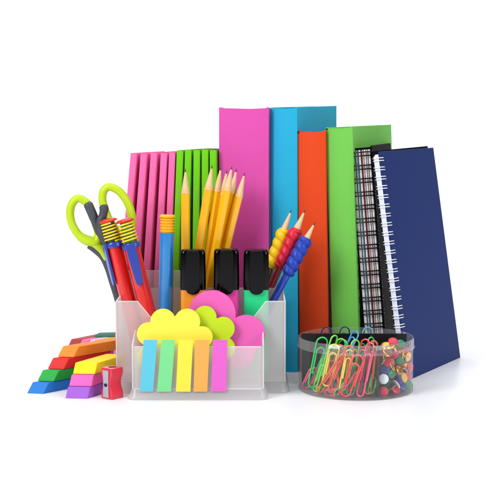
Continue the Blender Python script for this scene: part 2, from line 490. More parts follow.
lab = ['yellow pencil standing upright apart from the others, in front of the green files',
       'yellow pencil left of the bunch, with a gap to the upright one',
       'yellow pencil second in the fan, tip level with its left neighbour',
       'yellow pencil whose lower tip sits third in the fan',
       'yellow pencil with the foremost tip at the middle of the bunch',
       'yellow pencil half hidden just right of the middle tip',
       'yellow pencil leaning farthest right in the bunch']
# tip px, tip py, x at py=248, Y
pen = [(185.4, 168.3, 185.6, 100.6, .3), (212.2, 165.0, 199.5, 100.9, .1), (221, 166.8, 209, 101.2, .5), (227, 170, 213.5, 101.3, .8),
       (232, 166, 216, 100.3, .2), (236.5, 168.5, 221.5, 101.3, .6), (244.8, 172.4, 226, 100.9, .35)]
for i, (tx, ty, bx, Y, roll) in enumerate(pen):
    o = proto if i == 0 else copy_tree(proto)
    T = at(tx, ty, Y); Bm = at(bx, 248, Y); d = (T - Bm).normalized()
    base = T - d * 15.5
    if base.z < .95:          # keep the foot above the organizer floor
        pass
    o.location = base * S; o.rotation_euler = axis_rot(T, base, roll)
    o['label'] = lab[i]; o['group'] = 'yellow pencils in the organizer'

# ------------------------------------------------------------------ pencils with bumpy rubber grips
def grip_pencil(label, tx, ty, gx0, gy0, gx1, gy1, Y, rgb, nm, grp):
    T = at(tx, ty, Y); A = at(gx0, gy0, Y); Bq = at(gx1, gy1, Y)
    d = (T - Bq).normalized(); L = 13.6
    base = T - d * L
    t = thing('gripped_pencil', label, 'pencil', base, axis_rot(T, base, .2), grp)
    paint = mat(nm + '_barrel', rgb[1], rough=.3, coat=.5)
    tmp = pencil_proto(L, .33, paint, hexa=False)
    for ch in list(tmp.children): ch.parent = t
    bpy.data.objects.remove(tmp)
    z0, z1 = L - (T - Bq).length, L - (T - A).length + .22
    rings = []; nz = 110; seg = 28
    for i in range(nz + 1):
        f = i / nz; z = z0 + (z1 - z0) * f
        env = min(1, f * 14, (1 - f) * 14)
        ring = []
        for k in range(seg):
            a = 2 * math.pi * k / seg
            s_ = abs(math.sin((z / 0.80) * math.pi + a / 2))
            r = .34 + (.14 + .15 * (s_ ** .6)) * (max(0, env) ** .5)
            r = min(r, .34 + .27 * math.sqrt(max(0, env)) + .02)
            ring.append((r * math.cos(a), r * math.sin(a), z))
        rings.append(ring)
    g = MB(); g.loft(rings); g.build('rubber_grip', mat(nm + '_rubber', rgb[0], rough=.42, spec=.4, sss=.05), t, smooth=80)
    return t
GP = 'pencils with bumpy rubber grips'
grip_pencil('pencil with a bumpy yellow rubber grip', 291.5, 209.5, 283, 231, 270.5, 268, 100.6, ((240, 196, 8), (90, 60, 40)), 'yellow_grip', GP)
grip_pencil('pencil with a bumpy crimson rubber grip between the yellow and blue ones', 305.3, 209.5, 297, 231, 279.5, 268, 99.9, ((214, 24, 58), (170, 20, 40)), 'red_grip', GP)
grip_pencil('pencil with a bumpy blue rubber grip, lowest tip of the three', 315.3, 222, 306, 240, 287, 275, 98.8, ((26, 62, 176), (30, 64, 190)), 'blue_grip', GP)

# ------------------------------------------------------------------ highlighters
def rrect(w, d, r, n=5):
    pts = []
    for cx, cy, a0 in ((w / 2 - r, d / 2 - r, 0), (-w / 2 + r, d / 2 - r, 90), (-w / 2 + r, -d / 2 + r, 180), (w / 2 - r, -d / 2 + r, 270)):
        for q in range(n + 1):
            a = R(a0 + q * 90 / n); pts.append((cx + r * math.cos(a), cy + r * math.sin(a)))
    return pts
BlackGloss = mat('black_gloss', (3, 3, 4), rough=.14, spec=.22, coat=.06)
def highlighter(label, cx, rgb, nm, dy):
    Y = 97.4; W = cmx(25, Y)
    Bp = at(cx, 385, Y); ztop = Z(248.5 + dy, Y); zcap = Z(289, Y)
    t = thing('highlighter', label, 'highlighter', (Bp.x, Y, .9), (0, 0, R(2)), 'highlighters in the organizer')
    m = mat(nm, rgb, rough=.4, spec=.5, sss=.1)
    z0, zc, zt_ = 0, zcap - .9, ztop - .9
    b = MB(); b.loft([[(x * k, y * k, z) for x, y in rrect(W * .97, 1.35, .35)] for z, k in ((0, .94), (.12, 1), (zc - .02, 1))]); b.build('barrel', m, t, smooth=50)
    c = MB(); prof = [(zc, 1), (zc + .6, 1.01), (zt_ - .5, .985), (zt_ - .22, .965), (zt_ - .08, .90), (zt_ - .02, .82), (zt_, .7)]
    c.loft([[(x * k, y * k, z) for x, y in rrect(W, 1.42, .38)] for z, k in prof]); c.build('cap', BlackGloss, t, smooth=60)
    # raised clip running down the face of the cap
    cw = W * .54; pts = []
    zb = zc - .38; n = 14
    out = [(-cw / 2, zb + cw * .35)] + [(-cw / 2 * math.cos(a), zb + cw * .35 - cw * .35 * math.sin(a)) for a in [k / n * math.pi for k in range(1, n)]] + [(cw / 2, zb + cw * .35), (cw / 2, zt_ - .35), (cw / 2 - .12, zt_ - .1), (-cw / 2 + .12, zt_ - .1), (-cw / 2, zt_ - .35)]
    k_ = MB(); k_.prism_y(out, -1.0, -.66); k_.build('clip', BlackGloss, t, bevel=.07, bseg=3)
    return t
highlighter('highlighter with black cap and orange barrel', 193.6, (250, 160, 40), 'orange_barrel', .5)
highlighter('highlighter with black cap and magenta barrel', 226.6, (238, 60, 170), 'magenta_barrel', 0)
highlighter('highlighter with black cap and mint green barrel', 256, (20, 222, 140), 'mint_barrel', .7)

# ------------------------------------------------------------------ red pens with spring tops
def spring_pen(label, hx, hy, cx, cy, bx, by, Y, core, clip_side):
    Tt = at(hx, hy, Y); C = at(cx, cy, Y); B0 = at(bx, by, Y)
    d = (Tt - B0).normalized(); L = 15.3
    base = Tt - d * L
    t = thing('spring_top_pen', label, 'pen', base, axis_rot(Tt, base, clip_side), 'red pens with coiled tops')
    zc = L - (Tt - C).length            # collar height on the axis
    rb = .68
    red = mat('red_pen_body', (224, 26, 22), rough=.25, coat=.5)
    b = MB(); b.lathe([(.05, 0), (.12, .5), (.3, 1.6), (rb * .9, 3), (rb, 5), (rb, zc)], seg=32); b.build('barrel', red, t, smooth=50)
    blu = mat('pen_blue', (36, 62, 160), rough=.3, coat=.4)
    c = MB(); c.lathe([(rb, zc - .32), (rb + .14, zc - .28), (rb + .16, zc), (rb + .1, zc + .14), (.5, zc + .2)], seg=32); c.build('collar', blu, t, smooth=40)
    # core and coils
    zt_ = L - .32
    k = MB(); k.lathe([(.5, zc + .1), (.5, zt_)], seg=24); k.build('spring_core', mat('spring_core_' + core[0], core[1], rough=.4), t)
    s = MB(); turns = 6; n = turns * 26; pts = []
    for i in range(n + 1):
        a = 2 * math.pi * i / 26
        pts.append((.66 * math.cos(a), .66 * math.sin(a), zc + .24 + (zt_ - zc - .34) * i / n))
    s.tube(pts, .085, seg=8); s.build('coil', mat('coil_yellow', (236, 208, 40), rough=.3, coat=.3), t)
    h = MB(); h.lathe([(.5, zt_ - .04), (.76, zt_), (.80, zt_ + .1), (.7, zt_ + .22), (.35, zt_ + .3), (.02, zt_ + .32)], seg=32)
    h.build('button', mat('button_red', (226, 40, 20), rough=.3, coat=.4), t, smooth=60)
    # clip: rounded tongue from the collar down the barrel
    w = .43; n = 10; zb = zc - 3.55
    out = [(-w * math.cos(a) * .75, zb + .45 - .45 * math.sin(a)) for a in [q / n * math.pi for q in range(n + 1)]] + [(w, zc - 1.2), (w, zc + .12), (-w, zc + .12), (-w, zc - 1.2)]
    q = MB(); q.prism_y(out, -.98, -.76); q.build('clip', blu, t, bevel=.06, bseg=3)
    return t
spring_pen('red pen with coiled top, in front of the scissors handle, its blue clip turned left', 107.5, 218.3, 112.3, 244, 127, 296, 98.2, ('blue', (40, 84, 70)), R(-68))
spring_pen('red pen with coiled top whose broad blue clip faces the front', 124.3, 218.3, 129.3, 245, 145.5, 302, 97.6, ('green', (64, 140, 30)), R(2))

# ------------------------------------------------------------------ blue pen
def blue_pen():
    Y = 97.8; Tt = at(167.4, 214.6, Y); Bq = at(165.2, 330, Y); L = 12.6
    d = (Tt - Bq).normalized(); base = Tt - d * L
    t = thing('blue_pen', 'slim blue pen with ribbed yellow top in front of the pink files', 'pen', base, axis_rot(Tt, base, 0))
    rb = cmx(7.2, Y)
    zr = L - 1.55
    b = MB(); b.lathe([(.08, 0), (.14, .4), (.4, 1.6), (rb, 2.6), (rb, zr)], seg=12); b.build('barrel', mat('blue_barrel', (16, 126, 200), rough=.22, coat=.7), t, smooth=40)
    rings = [(rb * .86, zr)]
    for k in range(5):
        z = zr + .05 + k * .25
        rings += [(rb * .82, z), (rb * 1.0, z + .05), (rb * 1.0, z + .15), (rb * .82, z + .2)]
    rings += [(rb * 1.08, L - .22), (rb * 1.08, L - .1), (rb * .9, L), (.05, L)]
    c = MB(); c.lathe(rings, seg=32); c.build('ribbed_top', mat('ribbed_yellow', (246, 178, 14), rough=.3, coat=.4), t, smooth=40)
    return t
blue_pen()

# ------------------------------------------------------------------ scissors
def scissors():
    Y = 99.2
    root = at(112, 300, Y); rt = Vector((root.x, Y, .9))
    t = thing('scissors', 'scissors with lime green and grey handles standing in the organizer', 'scissors', rt)
    P = lambda a, b, dy=0: at(a, b, Y + dy) - rt
    lime = mat('lime_handle', (184, 212, 0), rough=.38, spec=.5)
    grey = mat('grey_grip', (62, 66, 76), rough=.5)
    zz = lambda x, y: (60 + x / 5.556, 175 + y / 5.556)
    left = [(105, 130), (72, 152), (57, 200), (62, 255), (84, 305), (118, 345), (165, 368), (205, 370), (214, 335), (202, 285), (186, 240), (168, 195), (148, 155)]
    h1 = MB(); lp = spline([P(*zz(*p), .3) for p in left], 6, True)
    n = len(lp); rad = []
    for i in range(n):
        f = i / n * 13
        r = .36
        if 4.5 < f < 8.5: r = .36 + .14 * math.sin((f - 4.5) / 4 * math.pi)
        rad.append(r)
    h1.tube(lp, rad, seg=14, closed=True, flat=1.25, flat_axis=(0, 1, 0))
    a = h1.build('handle', lime, t, smooth=80)
    g = MB(); g.tube(spline([P(*zz(*p), .12) for p in [(150, 150), (166, 185), (186, 232), (204, 280), (222, 325), (245, 370)]], 6), [.1, .28, .36] + [.42] * 11 + [.38] * 17, seg=12, flat=1.25, flat_axis=(0, 1, 0))
    g.build('grip_insert', grey, a, smooth=80)
    g = MB(); g.tube(spline([P(*zz(*p), .3) for p in [(165, 385), (205, 415), (245, 455), (275, 520), (300, 600), (328, 690), (355, 790)]], 6), .42, seg=12, flat=1.0, flat_axis=(0, 1, 0))
    g.build('shank', grey, a, smooth=80)
    g = MB(); g.tube(spline([P(*zz(*p), .22) for p in [(150, 365), (195, 385), (235, 420), (265, 465)]], 6), .45, seg=12, flat=1.0, flat_axis=(0, 1, 0))
    g.build('shank_cover', lime, a, smooth=80)
    right = [(275, 66), (243, 88), (236, 135), (246, 180), (262, 225), (285, 270), (320, 318), (362, 335), (392, 300), (400, 245), (390, 190), (365, 135), (325, 88)]
    h2 = MB(); h2.tube(spline([P(*zz(*p), -.1) for p in right], 6, True), .36, seg=14, closed=True, flat=1.25, flat_axis=(0, 1, 0))
    b = h2.build('handle', lime, t, smooth=80)
    g = MB(); g.tube(spline([P(*zz(*p), -.3) for p in [(240, 160), (245, 195), (240, 228), (226, 256), (232, 300), (255, 370), (290, 470), (330, 600)]], 6), [.08, .22, .32] + [.40] * 40, seg=12, flat=1.2, flat_axis=(0, 1, 0))
    g.build('grip_insert', grey, b, smooth=80)
    st = mat('steel', (200, 202, 206), rough=.22, metal=1)
    for s_ in (-1, 1):
        k = MB(); p0 = P(126 + s_ * 2, 300); p1 = P(136 - s_ * 2, 375)
        wv = Vector((.55, 0, 0)); tv = Vector((0, .09, 0)); off = Vector((0, s_ * .11, 0))
        k.loft([[p0 + off - wv - tv, p0 + off + wv - tv, p0 + off + wv + tv, p0 + off - wv + tv], [p1 + off - wv * .1 - tv, p1 + off + wv * .1 - tv, p1 + off + wv * .1 + tv, p1 + off - wv * .1 + tv]])
        k.build('blade', st, t, bevel=.02)
    return t
scissors()

# ------------------------------------------------------------------ sticky notes
def blob(circles, c, n=150):
    out = []
    for k in range(n):
        a = 2 * math.pi * k / n; dx, dy = math.cos(a), math.sin(a); best = 0.1
        for x, y, r in circles:
            ex, ey = x - c[0], y - c[1]
            b = dx * ex + dy * ey; disc = r * r - (ex * ex + ey * ey - b * b)
            if disc > 0: best = max(best, b + math.sqrt(disc))
        out.append((c[0] + dx * best, c[1] + dy * best))
    return out
def cloud_pad(label, circles, c, Y, thick, m, tilt=0):
    ctr = at(c[0], c[1], Y)
    s = (Y + 1.5) / FPX
    cc = [((x - c[0]) * s, (c[1] - y) * s, r * s) for x, y, r in circles]
    t = thing('sticky_note_pad', label, 'sticky notes', ctr, (R(tilt), 0, 0), 'cloud-shaped sticky note pads')
    ol = blob(cc, (0, 0))
    mb = MB(); mb.prism_y(ol, 0, thick); mb.build('note_stack', m, t, smooth=30)
    top = MB(); top.prism_y([(x * .998, z * .998) for x, z in ol], -.022, -.008); top.build('top_note', m, t, smooth=30)
    return t
cloud_pad('large pink cloud-shaped sticky note pad, rearmost of the three', [(212, 314, 23.5), (246, 334, 19), (196, 350, 18), (222, 345, 22), (238, 352, 16)], (218, 336), 94.05, .22, mat('note_pink', (228, 92, 178), rough=.7, var=.02), -3)
cloud_pad('lime green flower-shaped sticky note pad between the pink and yellow ones', [(205, 317.5, 11.5), (223, 328.5, 11.5), (224, 348, 11), (205, 352, 12), (196, 335, 15)], (208, 336), 93.45, .22, mat('note_lime', (190, 218, 12), rough=.7, var=.02), -3)
cloud_pad('yellow cloud-shaped sticky note pad at the front of the tray', [(148.5, 334, 11.5), (163, 321.5, 12.5), (187, 322, 13), (202, 337, 10.5), (148, 357, 11), (175, 345, 20), (198, 356, 12), (172, 362, 14)], (173, 341), 92.75, .3, mat('note_yellow', (246, 232, 72), rough=.7, var=.02), -3)

def flag(label, tx0, tx1, bx0, bx1, rgb, nm):
    Yt, Yb = 91.86, 91.78
    ty, by = 340, 391.6
    c = at((bx0 + bx1) / 2, by, Yb)
    t = thing('index_flag_pad', label, 'sticky flags', c, (0, 0, 0), 'narrow index flags on the tray front')
    m = mat(nm, rgb, rough=.6, var=.02)
    P = lambda a, b, Y: at(a, b, Y) - c
    q = [P(bx0, by, Yb), P(bx1, by, Yb), P(tx1, ty, Yt), P(tx0, ty, Yt)]
    k = 10; rings = []
    for lay in range(k + 1):
        f = lay / k; bow = .05 * math.sin(f * math.pi)
        a = q[0].lerp(q[3], f) + Vector((0, -bow, 0)); b = q[1].lerp(q[2], f) + Vector((0, -bow, 0)); o = Vector((0, .09, 0))
        rings.append([a, b, b + o, a + o])
    mb = MB(); mb.loft(rings); mb.build('flag_stack', m, t, smooth=30)
    # top sheet, its loose end lifting slightly
    mb = MB(); rings = []
    for lay in range(k + 1):
        f = lay / k; bow = .05 * math.sin(f * math.pi) + .02 + .10 * max(0, (.35 - f)) ** 1.5
        a = q[0].lerp(q[3], f) + Vector((0, -bow, 0)); b = q[1].lerp(q[2], f) + Vector((0, -bow, 0)); o = Vector((0, .012, 0))
        rings.append([a, b, b + o, a + o])
    mb.loft(rings); mb.build('top_flag', m, t, smooth=30)
flag('light blue index flag pad at the left end of the row', 143.6, 157.4, 140, 153, (88, 190, 214), 'flag_cyan')
flag('pale green index flag pad between the blue and yellow ones', 161.6, 175, 157, 171, (116, 214, 138), 'flag_green')
flag('yellow index flag pad in the middle of the row', 178.5, 193, 176, 190.4, (238, 222, 60), 'flag_yellow')
flag('orange index flag pad between the yellow and pink ones', 195, 209.6, 193.6, 207.2, (238, 166, 74), 'flag_orange')
flag('pink-violet index flag pad at the right end of the row', 213, 227.4, 211.2, 226.2, (222, 92, 196), 'flag_pink')

# ------------------------------------------------------------------ erasers
def eraser(label, BL, width_vec, d, L, z0, h, slant, rgb, nm, group):
    # BL: ground point under the lower left front corner; d: unit direction of the long side; ends slant by `slant`
    t = thing('eraser', label, 'eraser', (BL.x, BL.y, z0), (0, 0, 0), group)
    e = Vector(width_vec); dd = Vector(d).normalized(); s = dd * slant; up = Vector((0, 0, h - .03))
    q = [Vector((0, 0, 0)), e, e + dd * L, dd * L]
    mb = MB(); mb.loft([q, [p + s + up for p in q]])
    m = mat(nm, rgb, rough=.55, spec=.3, bump=.06, bscale=500, var=.03, vscale=60, sss=.06)
    mb.build('eraser_block', m, t, bevel=.045, bseg=2)
    ch = t.children[0]
    # one-piece thing: make the mesh itself the thing
    ch.parent = None; ch.location = t.location; ch.name = 'eraser'
    for k in ('label', 'category', 'group'): ch[k] = t[k]
    bpy.data.objects.remove(t)
    ch.name = 'eraser'
    return ch
G1 = 'stack of four slanted erasers'
p0 = gnd(26.8, 393.4); hh = .90
e1 = (1.42, -.22, 0); d1 = Vector((math.sin(R(42)), math.cos(R(42)), 0))
levels = [('blue slanted eraser at the bottom of the four-high stack', (22, 118, 200), 'eraser_blue', 4.6),
          ('green slanted eraser between the blue and the red one', (24, 164, 60), 'eraser_green', 4.7),
          ('red slanted eraser under the orange one', (214, 34, 36), 'eraser_red', 4.8),
          ('orange slanted eraser on top of the four-high stack', (250, 140, 40), 'eraser_orange', 5.6)]
for i, (lb_, rgb, nm, L) in enumerate(levels):
    off = d1 * (1.04 * i)
    zc = i * hh
    eraser(lb_, p0 + off + Vector((0.05 * i, 0, 0)), e1, d1, L, zc, hh, .62, rgb, nm, G1)
G2 = 'stack of three slanted erasers'
p0 = gnd(65.2, 398.4); e2 = (1.86, -.16, 0); d2 = Vector((math.sin(R(27)), math.cos(R(27)), 0))
levels = [('purple slanted eraser at the bottom of the three-high stack', (158, 92, 204), 'eraser_purple', 4.3),
          ('pink slanted eraser between the purple and the yellow one', (244, 100, 186), 'eraser_pink', 4.2),
          ('yellow slanted eraser on top of the three-high stack', (252, 224, 20), 'eraser_yellow', 4.6)]
for i, (lb_, rgb, nm, L) in enumerate(levels):
    off = d2 * (.55 * i)
    eraser(lb_, p0 + off, e2, d2, L, i * .93, .93, .38, rgb, nm, G2)
# rear stack, mostly hidden behind the orange eraser
G3 = 'erasers stacked behind the orange one'
d3 = Vector((math.sin(R(34)), math.cos(R(34)), 0))
Y3 = 103.6
bx = at(70, 345, Y3).x
eraser('dark magenta eraser at the bottom of the rear pile', Vector((bx, Y3 + .3, 0)), (4.1, -.1, 0), (0, 1, 0), 1.7, 0, 1.15, .1, (150, 20, 80), 'eraser_magenta', G3)
eraser('violet-grey eraser under the brownish and pink ones in the rear pile', Vector((bx + .1, Y3 + .3, 0)), (4.0, -.1, 0), (0, 1, 0), 1.7, 1.15, 1.0, .1, (110, 70, 110), 'eraser_slate', G3)
for lb_, rgb, nm, px, dy, w_, L in (
        ('brownish red eraser peeking out left behind the orange one', (176, 64, 62), 'eraser_brown', 67, .5, 1.0, 4.0),
        ('pink eraser behind the orange one, beside the brownish one', (236, 120, 170), 'eraser_rose', 77.5, .2, .75, 4.0),
        ('pale pink thin eraser between the pink and the lime one', (246, 206, 222), 'eraser_pale', 86, .1, .5, 3.8),
        ('lime green eraser behind the orange one, near the organizer', (160, 204, 70), 'eraser_lime', 91.5, 0, 1.2, 3.6)):
    eraser(lb_, Vector((at(px, 345, Y3 + dy).x, Y3 + dy, 0)), (w_, -.05, 0), d3, L, 2.15, .8, .6, rgb, nm, G3)
eraser('dark teal eraser lying topmost across the far end of the rear pile', Vector((at(93.5, 338, 105.4).x, 105.4, 0)), (3.0, .5, 0), (.2, 1, 0), 1.4, 2.955, .2, .35, (40, 110, 96), 'eraser_teal', G3)

# ------------------------------------------------------------------ sharpener
def sharpener():
    B = gnd(109.5, 399.5); B.y += .5
    t = thing('pencil_sharpener', 'red pencil sharpener with a steel blade standing in front of the organizer', 'sharpener', B, (0, 0, R(-38)))
    H = Z(367.5, B.y); n = 22; wv = []
    half = lambda f: .64 - .24 * math.sin(min(1, max(0, (f - .18) / .64)) * math.pi) ** 1.2
    L_, Rr = [], []
    for i in range(n + 1):
        f = i / n
        L_.append((-half(f), f * H)); Rr.append((half(f), f * H))
    poly = Rr + L_[::-1]
    red = mat('sharpener_red', (224, 30, 62), rough=.28, coat=.4, sss=.1)
    b = MB(); b.prism_y(poly, -.42, .9); b.build('body', red, t, bevel=.06, bseg=2)
    st = mat('steel_blade', (190, 192, 198), rough=.28, metal=.9)
    hb = lambda f: .33 - .05 * math.sin(f * math.pi)
    poly = [(hb(i / 8), .14 + i / 8 * (H - .3)) for i in range(9)] + [(-hb(i / 8), .14 + i / 8 * (H - .3)) for i in range(8, -1, -1)]
    k = MB(); k.prism_y(poly, -.53, -.425); bl = k.build('blade', st, t, bevel=.02)
    s = MB(); s.lathe([(.15, 0), (.15, .05), (.1, .08), (.02, .08)], seg=18); s.xf(Matrix.Translation((.02, -.53, H * .46)) @ Matrix.Rotation(R(90), 4, 'X'))
    sc = s.build('screw', mat('screw_dark', (40, 40, 44), rough=.4, metal=.6), bl)
    h = MB(); h.lathe([(.36, 0), (.36, .015)], seg=24); h.xf(Matrix.Translation((0, .3, H)))
    h.build('pencil_hole', mat('hole_red', (120, 14, 30), rough=.7), t)
sharpener()

# ------------------------------------------------------------------ round clear tin with clips and tacks
TC = Vector((at(355.6, 370, 96.3).x, 96.3, 0)); TR = 4.9; TH = Z(336, 96.3)
tin = thing('round_container', 'clear round plastic container holding paper clips and thumbtacks', 'container', TC)
b = MB(); N = 96
b.lathe([(TR, .10), (TR, TH - .85)], seg=N, cap=False); b.build('wall', CLEAR, tin, smooth=60)
b = MB(); b.lathe([(TR + .02, TH - .88), (TR + .13, TH - .84), (TR + .15, TH - .78), (TR + .07, TH - .72), (TR + .05, TH - .05), (TR + .0, TH), (TR - .07, TH - .04), (TR - .05, TH - .7), (TR - .02, TH - .88)], seg=N, cap=False)
b.build('rim', clear_plastic('clear_rim', tint=(.96, .96, .965), body=.07, bodycol=(.85, .85, .88)), tin, smooth=50)
b = MB(); b.lathe([(TR - .35, .01), (TR - .06, .02), (TR + .03, .08), (TR + .02, .16), (TR - .1, .2), (TR - .5, .2)], seg=N)
b.build('floor_disc', clear_plastic('clear_base', tint=(.86, .86, .87), body=.14, bodycol=(.4, .4, .43)), tin, smooth=50)
blk = mat('divider_black', (14, 14, 17), rough=.3, spec=.5)
yc = 1.5; xh = math.sqrt((TR - .08) ** 2 - yc ** 2)
b = MB(); b.box(-xh, xh, yc, yc + .14, .22, TH - .03); b.build('divider', blk, tin, bevel=.03)
xr = 1.35; yf = -math.sqrt((TR - .08) ** 2 - xr ** 2)
b = MB(); b.box(xr, xr + .14, yf, yc - .01, .22, TH - .12); b.build('divider', blk, tin, bevel=.03)

def yfront(Xw): return TC.y - math.sqrt(max(.1, (TR - .12) ** 2 - (Xw - TC.x) ** 2))

def clip_mesh(L, w, r=.07):
    a = w / 2; pts = []
    def arc(cx, cz, rr, a0, a1, n=10, yy=0): 
        return [(cx + rr * math.cos(R(a0 + (a1 - a0) * k / n)), yy, cz + rr * math.sin(R(a0 + (a1 - a0) * k / n))) for k in range(n + 1)]
    r1 = a; r2 = a * .86; r3 = a * .70
    pts += [(a, -.05, L * .30)]
    pts += [(a, -.03, L * .6)]
    pts += arc(a - r1, L - r1, r1, 0, 180, 12, 0)
    x = a - 2 * r1
    pts += arc(x + r2, r2, r2, 180, 360, 12, .03)
    x2 = x + 2 * r2
    pts += arc(x2 - r3, L * .80 - r3, r3, 0, 180, 12, -.05)
    x3 = x2 - 2 * r3
    pts += [(x3, -.08, L * .28)]
    m = MB(); m.tube(pts, r, seg=8); return m
CC = {'green': (40, 190, 96), 'lime': (120, 222, 80), 'yellow': (236, 220, 70), 'red': (236, 66, 50), 'orange': (240, 96, 50), 'pink': (240, 84, 130), 'blue': (70, 150, 220), 'navy': (24, 26, 90), 'teal': (20, 160, 110), 'crimson': (196, 30, 60), 'cyan': (90, 190, 210)}
# label, top px, bottom px, offset from the front of the wall, colour, width
clips = [
 ('tall green paper clip at the far left, its top arch above the rim', 323, 337.5, 313, 387.5, .15, 'green', 11),
 ('yellow-green paper clip with its arch just right of the tall green one', 335, 335.5, 319, 391, .9, 'lime', 8.5),
 ('yellow paper clip arching near the front wall', 335, 344.5, 327, 386, .35, 'yellow', 10),
 ('teal paper clip leaning behind the tall green one', 331, 349, 312, 395, 1.5, 'teal', 9),
 ('orange paper clip leaning right, its foot low on the left', 346, 352.5, 319, 397, .2, 'orange', 10.5),
 ('light blue paper clip standing highest against the black divider', 356.5, 331.5, 342, 362, 2.3, 'blue', 8),
 ('lime paper clip with arch right of the blue one', 356, 340, 348, 388, .9, 'lime', 10),
 ('red paper clip upright near the middle of the front wall', 359.5, 355.5, 345, 398, .15, 'red', 10.5),
 ('red paper clip with a high arch beside the divider', 366.5, 339.5, 352, 392, 1.0, 'red', 9),
 ('pink paper clip upright beside the divider, reaching the floor', 371, 343, 360, 397.5, .25, 'pink', 8.5),
 ('orange paper clip touching the divider', 374, 341, 368, 394, .8, 'orange', 7),
 ('green paper clip arch peeking over at the divider', 371, 337.5, 370, 390, 1.6, 'green', 6.5),
 ('green paper clip lying across the middle, slanting right', 352, 362, 330, 391, .7, 'green', 8.5),
 ('dark green paper clip low behind the red upright one', 358, 366, 350, 397, .6, 'teal', 8.5),
 ('pink paper clip low in the left corner', 315, 368, 305.5, 391, .5, 'pink', 9),
 ('crimson paper clip deep in the middle of the heap', 342, 350, 334, 394, 1.3, 'crimson', 9),
 ('red paper clip slanting in front of the lime one', 351, 346, 331, 393, .45, 'red', 8.5),
 ('green paper clip slanting left behind the yellow one', 345, 340.5, 324, 392, 1.9, 'green', 10),
 ('crimson paper clip behind the pink upright one', 364, 347, 357, 396, 1.1, 'crimson', 9),
 ('lime paper clip low at the left, half behind the green one', 326, 358, 316, 397, .55, 'lime', 8),
 ('orange paper clip rising in the middle toward the blue one', 340, 345, 338, 390, 1.6, 'orange', 9),
 ('pale pink paper clip lying flat on the container floor', 347, 391, 325, 396, .5, 'pink', 7),
 ('green paper clip low beside the foot of the divider', 375, 373, 371, 393.5, .7, 'green', 6.5),
]
extra = [
 ('pale yellow paper clip crossing over the red ones in the middle', 350, 350, 343, 390, .5, 'yellow', 7.5),
 ('teal paper clip crossing left over the middle of the heap', 340, 352, 352, 393, .9, 'teal', 8),
 ('orange paper clip tipped steeply left in the left third', 330, 352, 337, 396, .6, 'orange', 8.5),
 ('crimson paper clip at the foot of the heap near the middle', 361, 372, 341, 397, .35, 'crimson', 8),
 ('bright green paper clip lying low between the red feet', 352, 379, 336, 397.5, .45, 'green', 7),
 ('lime paper clip high behind the yellow arch', 342, 339, 334, 376, 1.9, 'lime', 9),
 ('pink paper clip leaning on the divider, half behind orange', 370, 352, 361, 385, 1.4, 'pink', 8),
 ('red paper clip showing through between the green and yellow ones', 328, 362, 321, 394, 1.1, 'red', 8),
 ('green paper clip rising behind the red arches at the right', 362, 344, 366, 389, 1.8, 'green', 8),
]
clips += extra
GC = 'paper clips in the container'
def place_clip(label, tx, ty, bx, by, off, c, wpx):
    X0 = at(tx, ty, 94).x; X1 = at(bx, by, 94).x
    T = at(tx, ty, yfront(X0) + off + .25); B = at(bx, by, yfront(X1) + off)
    if B.z < .3: B.z = .3
    L = (T - B).length; w = cmx(wpx, 94)
    m = mat('clip_' + c, CC[c], rough=.22, coat=.6)
    mb = clip_mesh(L, w)
    o = mb.build('paper_clip', m, None, smooth=80)
    o.location = B * S
    o.rotation_euler = axis_rot(T, B, random.uniform(-.8, .8))
    tag(o, label, 'paper clip', GC)
for c in clips: place_clip(*c)
for lb_, px, py, px1, py1, Y, c in (('dark blue paper clip peeking over the back of the black divider, left', 328, 327.5, 318, 356, 99.0, 'navy'), ('dark blue paper clip behind the divider in front of the green binder', 346, 327, 338, 358, 99.5, 'navy'), ('cyan paper clip at the back, below the striped notebook', 369, 327.5, 360, 357, 99.2, 'cyan')):
    T = at(px, py, Y + .3); B = at(px1, py1, Y)
    mb = clip_mesh((T - B).length, .85, .06); o = mb.build('paper_clip', mat('clip_' + c, CC[c], rough=.25, coat=.5), None, smooth=80)
    o.location = B * S; o.rotation_euler = axis_rot(T, B, .2); tag(o, lb_, 'paper clip', GC)

# thumbtacks
TCOL = {'white': (236, 240, 250), 'red': (210, 34, 72), 'green': (10, 134, 92), 'blue': (48, 66, 150), 'yellow': (246, 190, 40), 'gold': (226, 166, 70)}
def tack_proto(cname):
    t = thing('thumbtack', '', 'thumbtack')
    metal = cname == 'gold'
    m = mat('tack_' + cname, TCOL[cname], rough=.22 if metal else .4, metal=.9 if metal else 0, coat=0 if metal else .2)
    h = MB(); r = .42; h.lathe([(r, 0), (r, .04), (r * .93, .075), (r * .6, .10), (r * .25, .112), (.01, .115)], seg=28)
    h.add([(r * .98 * math.cos(2 * math.pi * k / 28), r * .98 * math.sin(2 * math.pi * k / 28), .002) for k in range(28)], [tuple(range(28))])
    h.build('head', m, t, smooth=50)
    p = MB(); p.lathe([(.05, .02), (.05, -.72), (.004, -.9)], seg=8); p.build('pin', mat('tack_pin', (214, 196, 150), rough=.25, metal=.9), t)
    return t
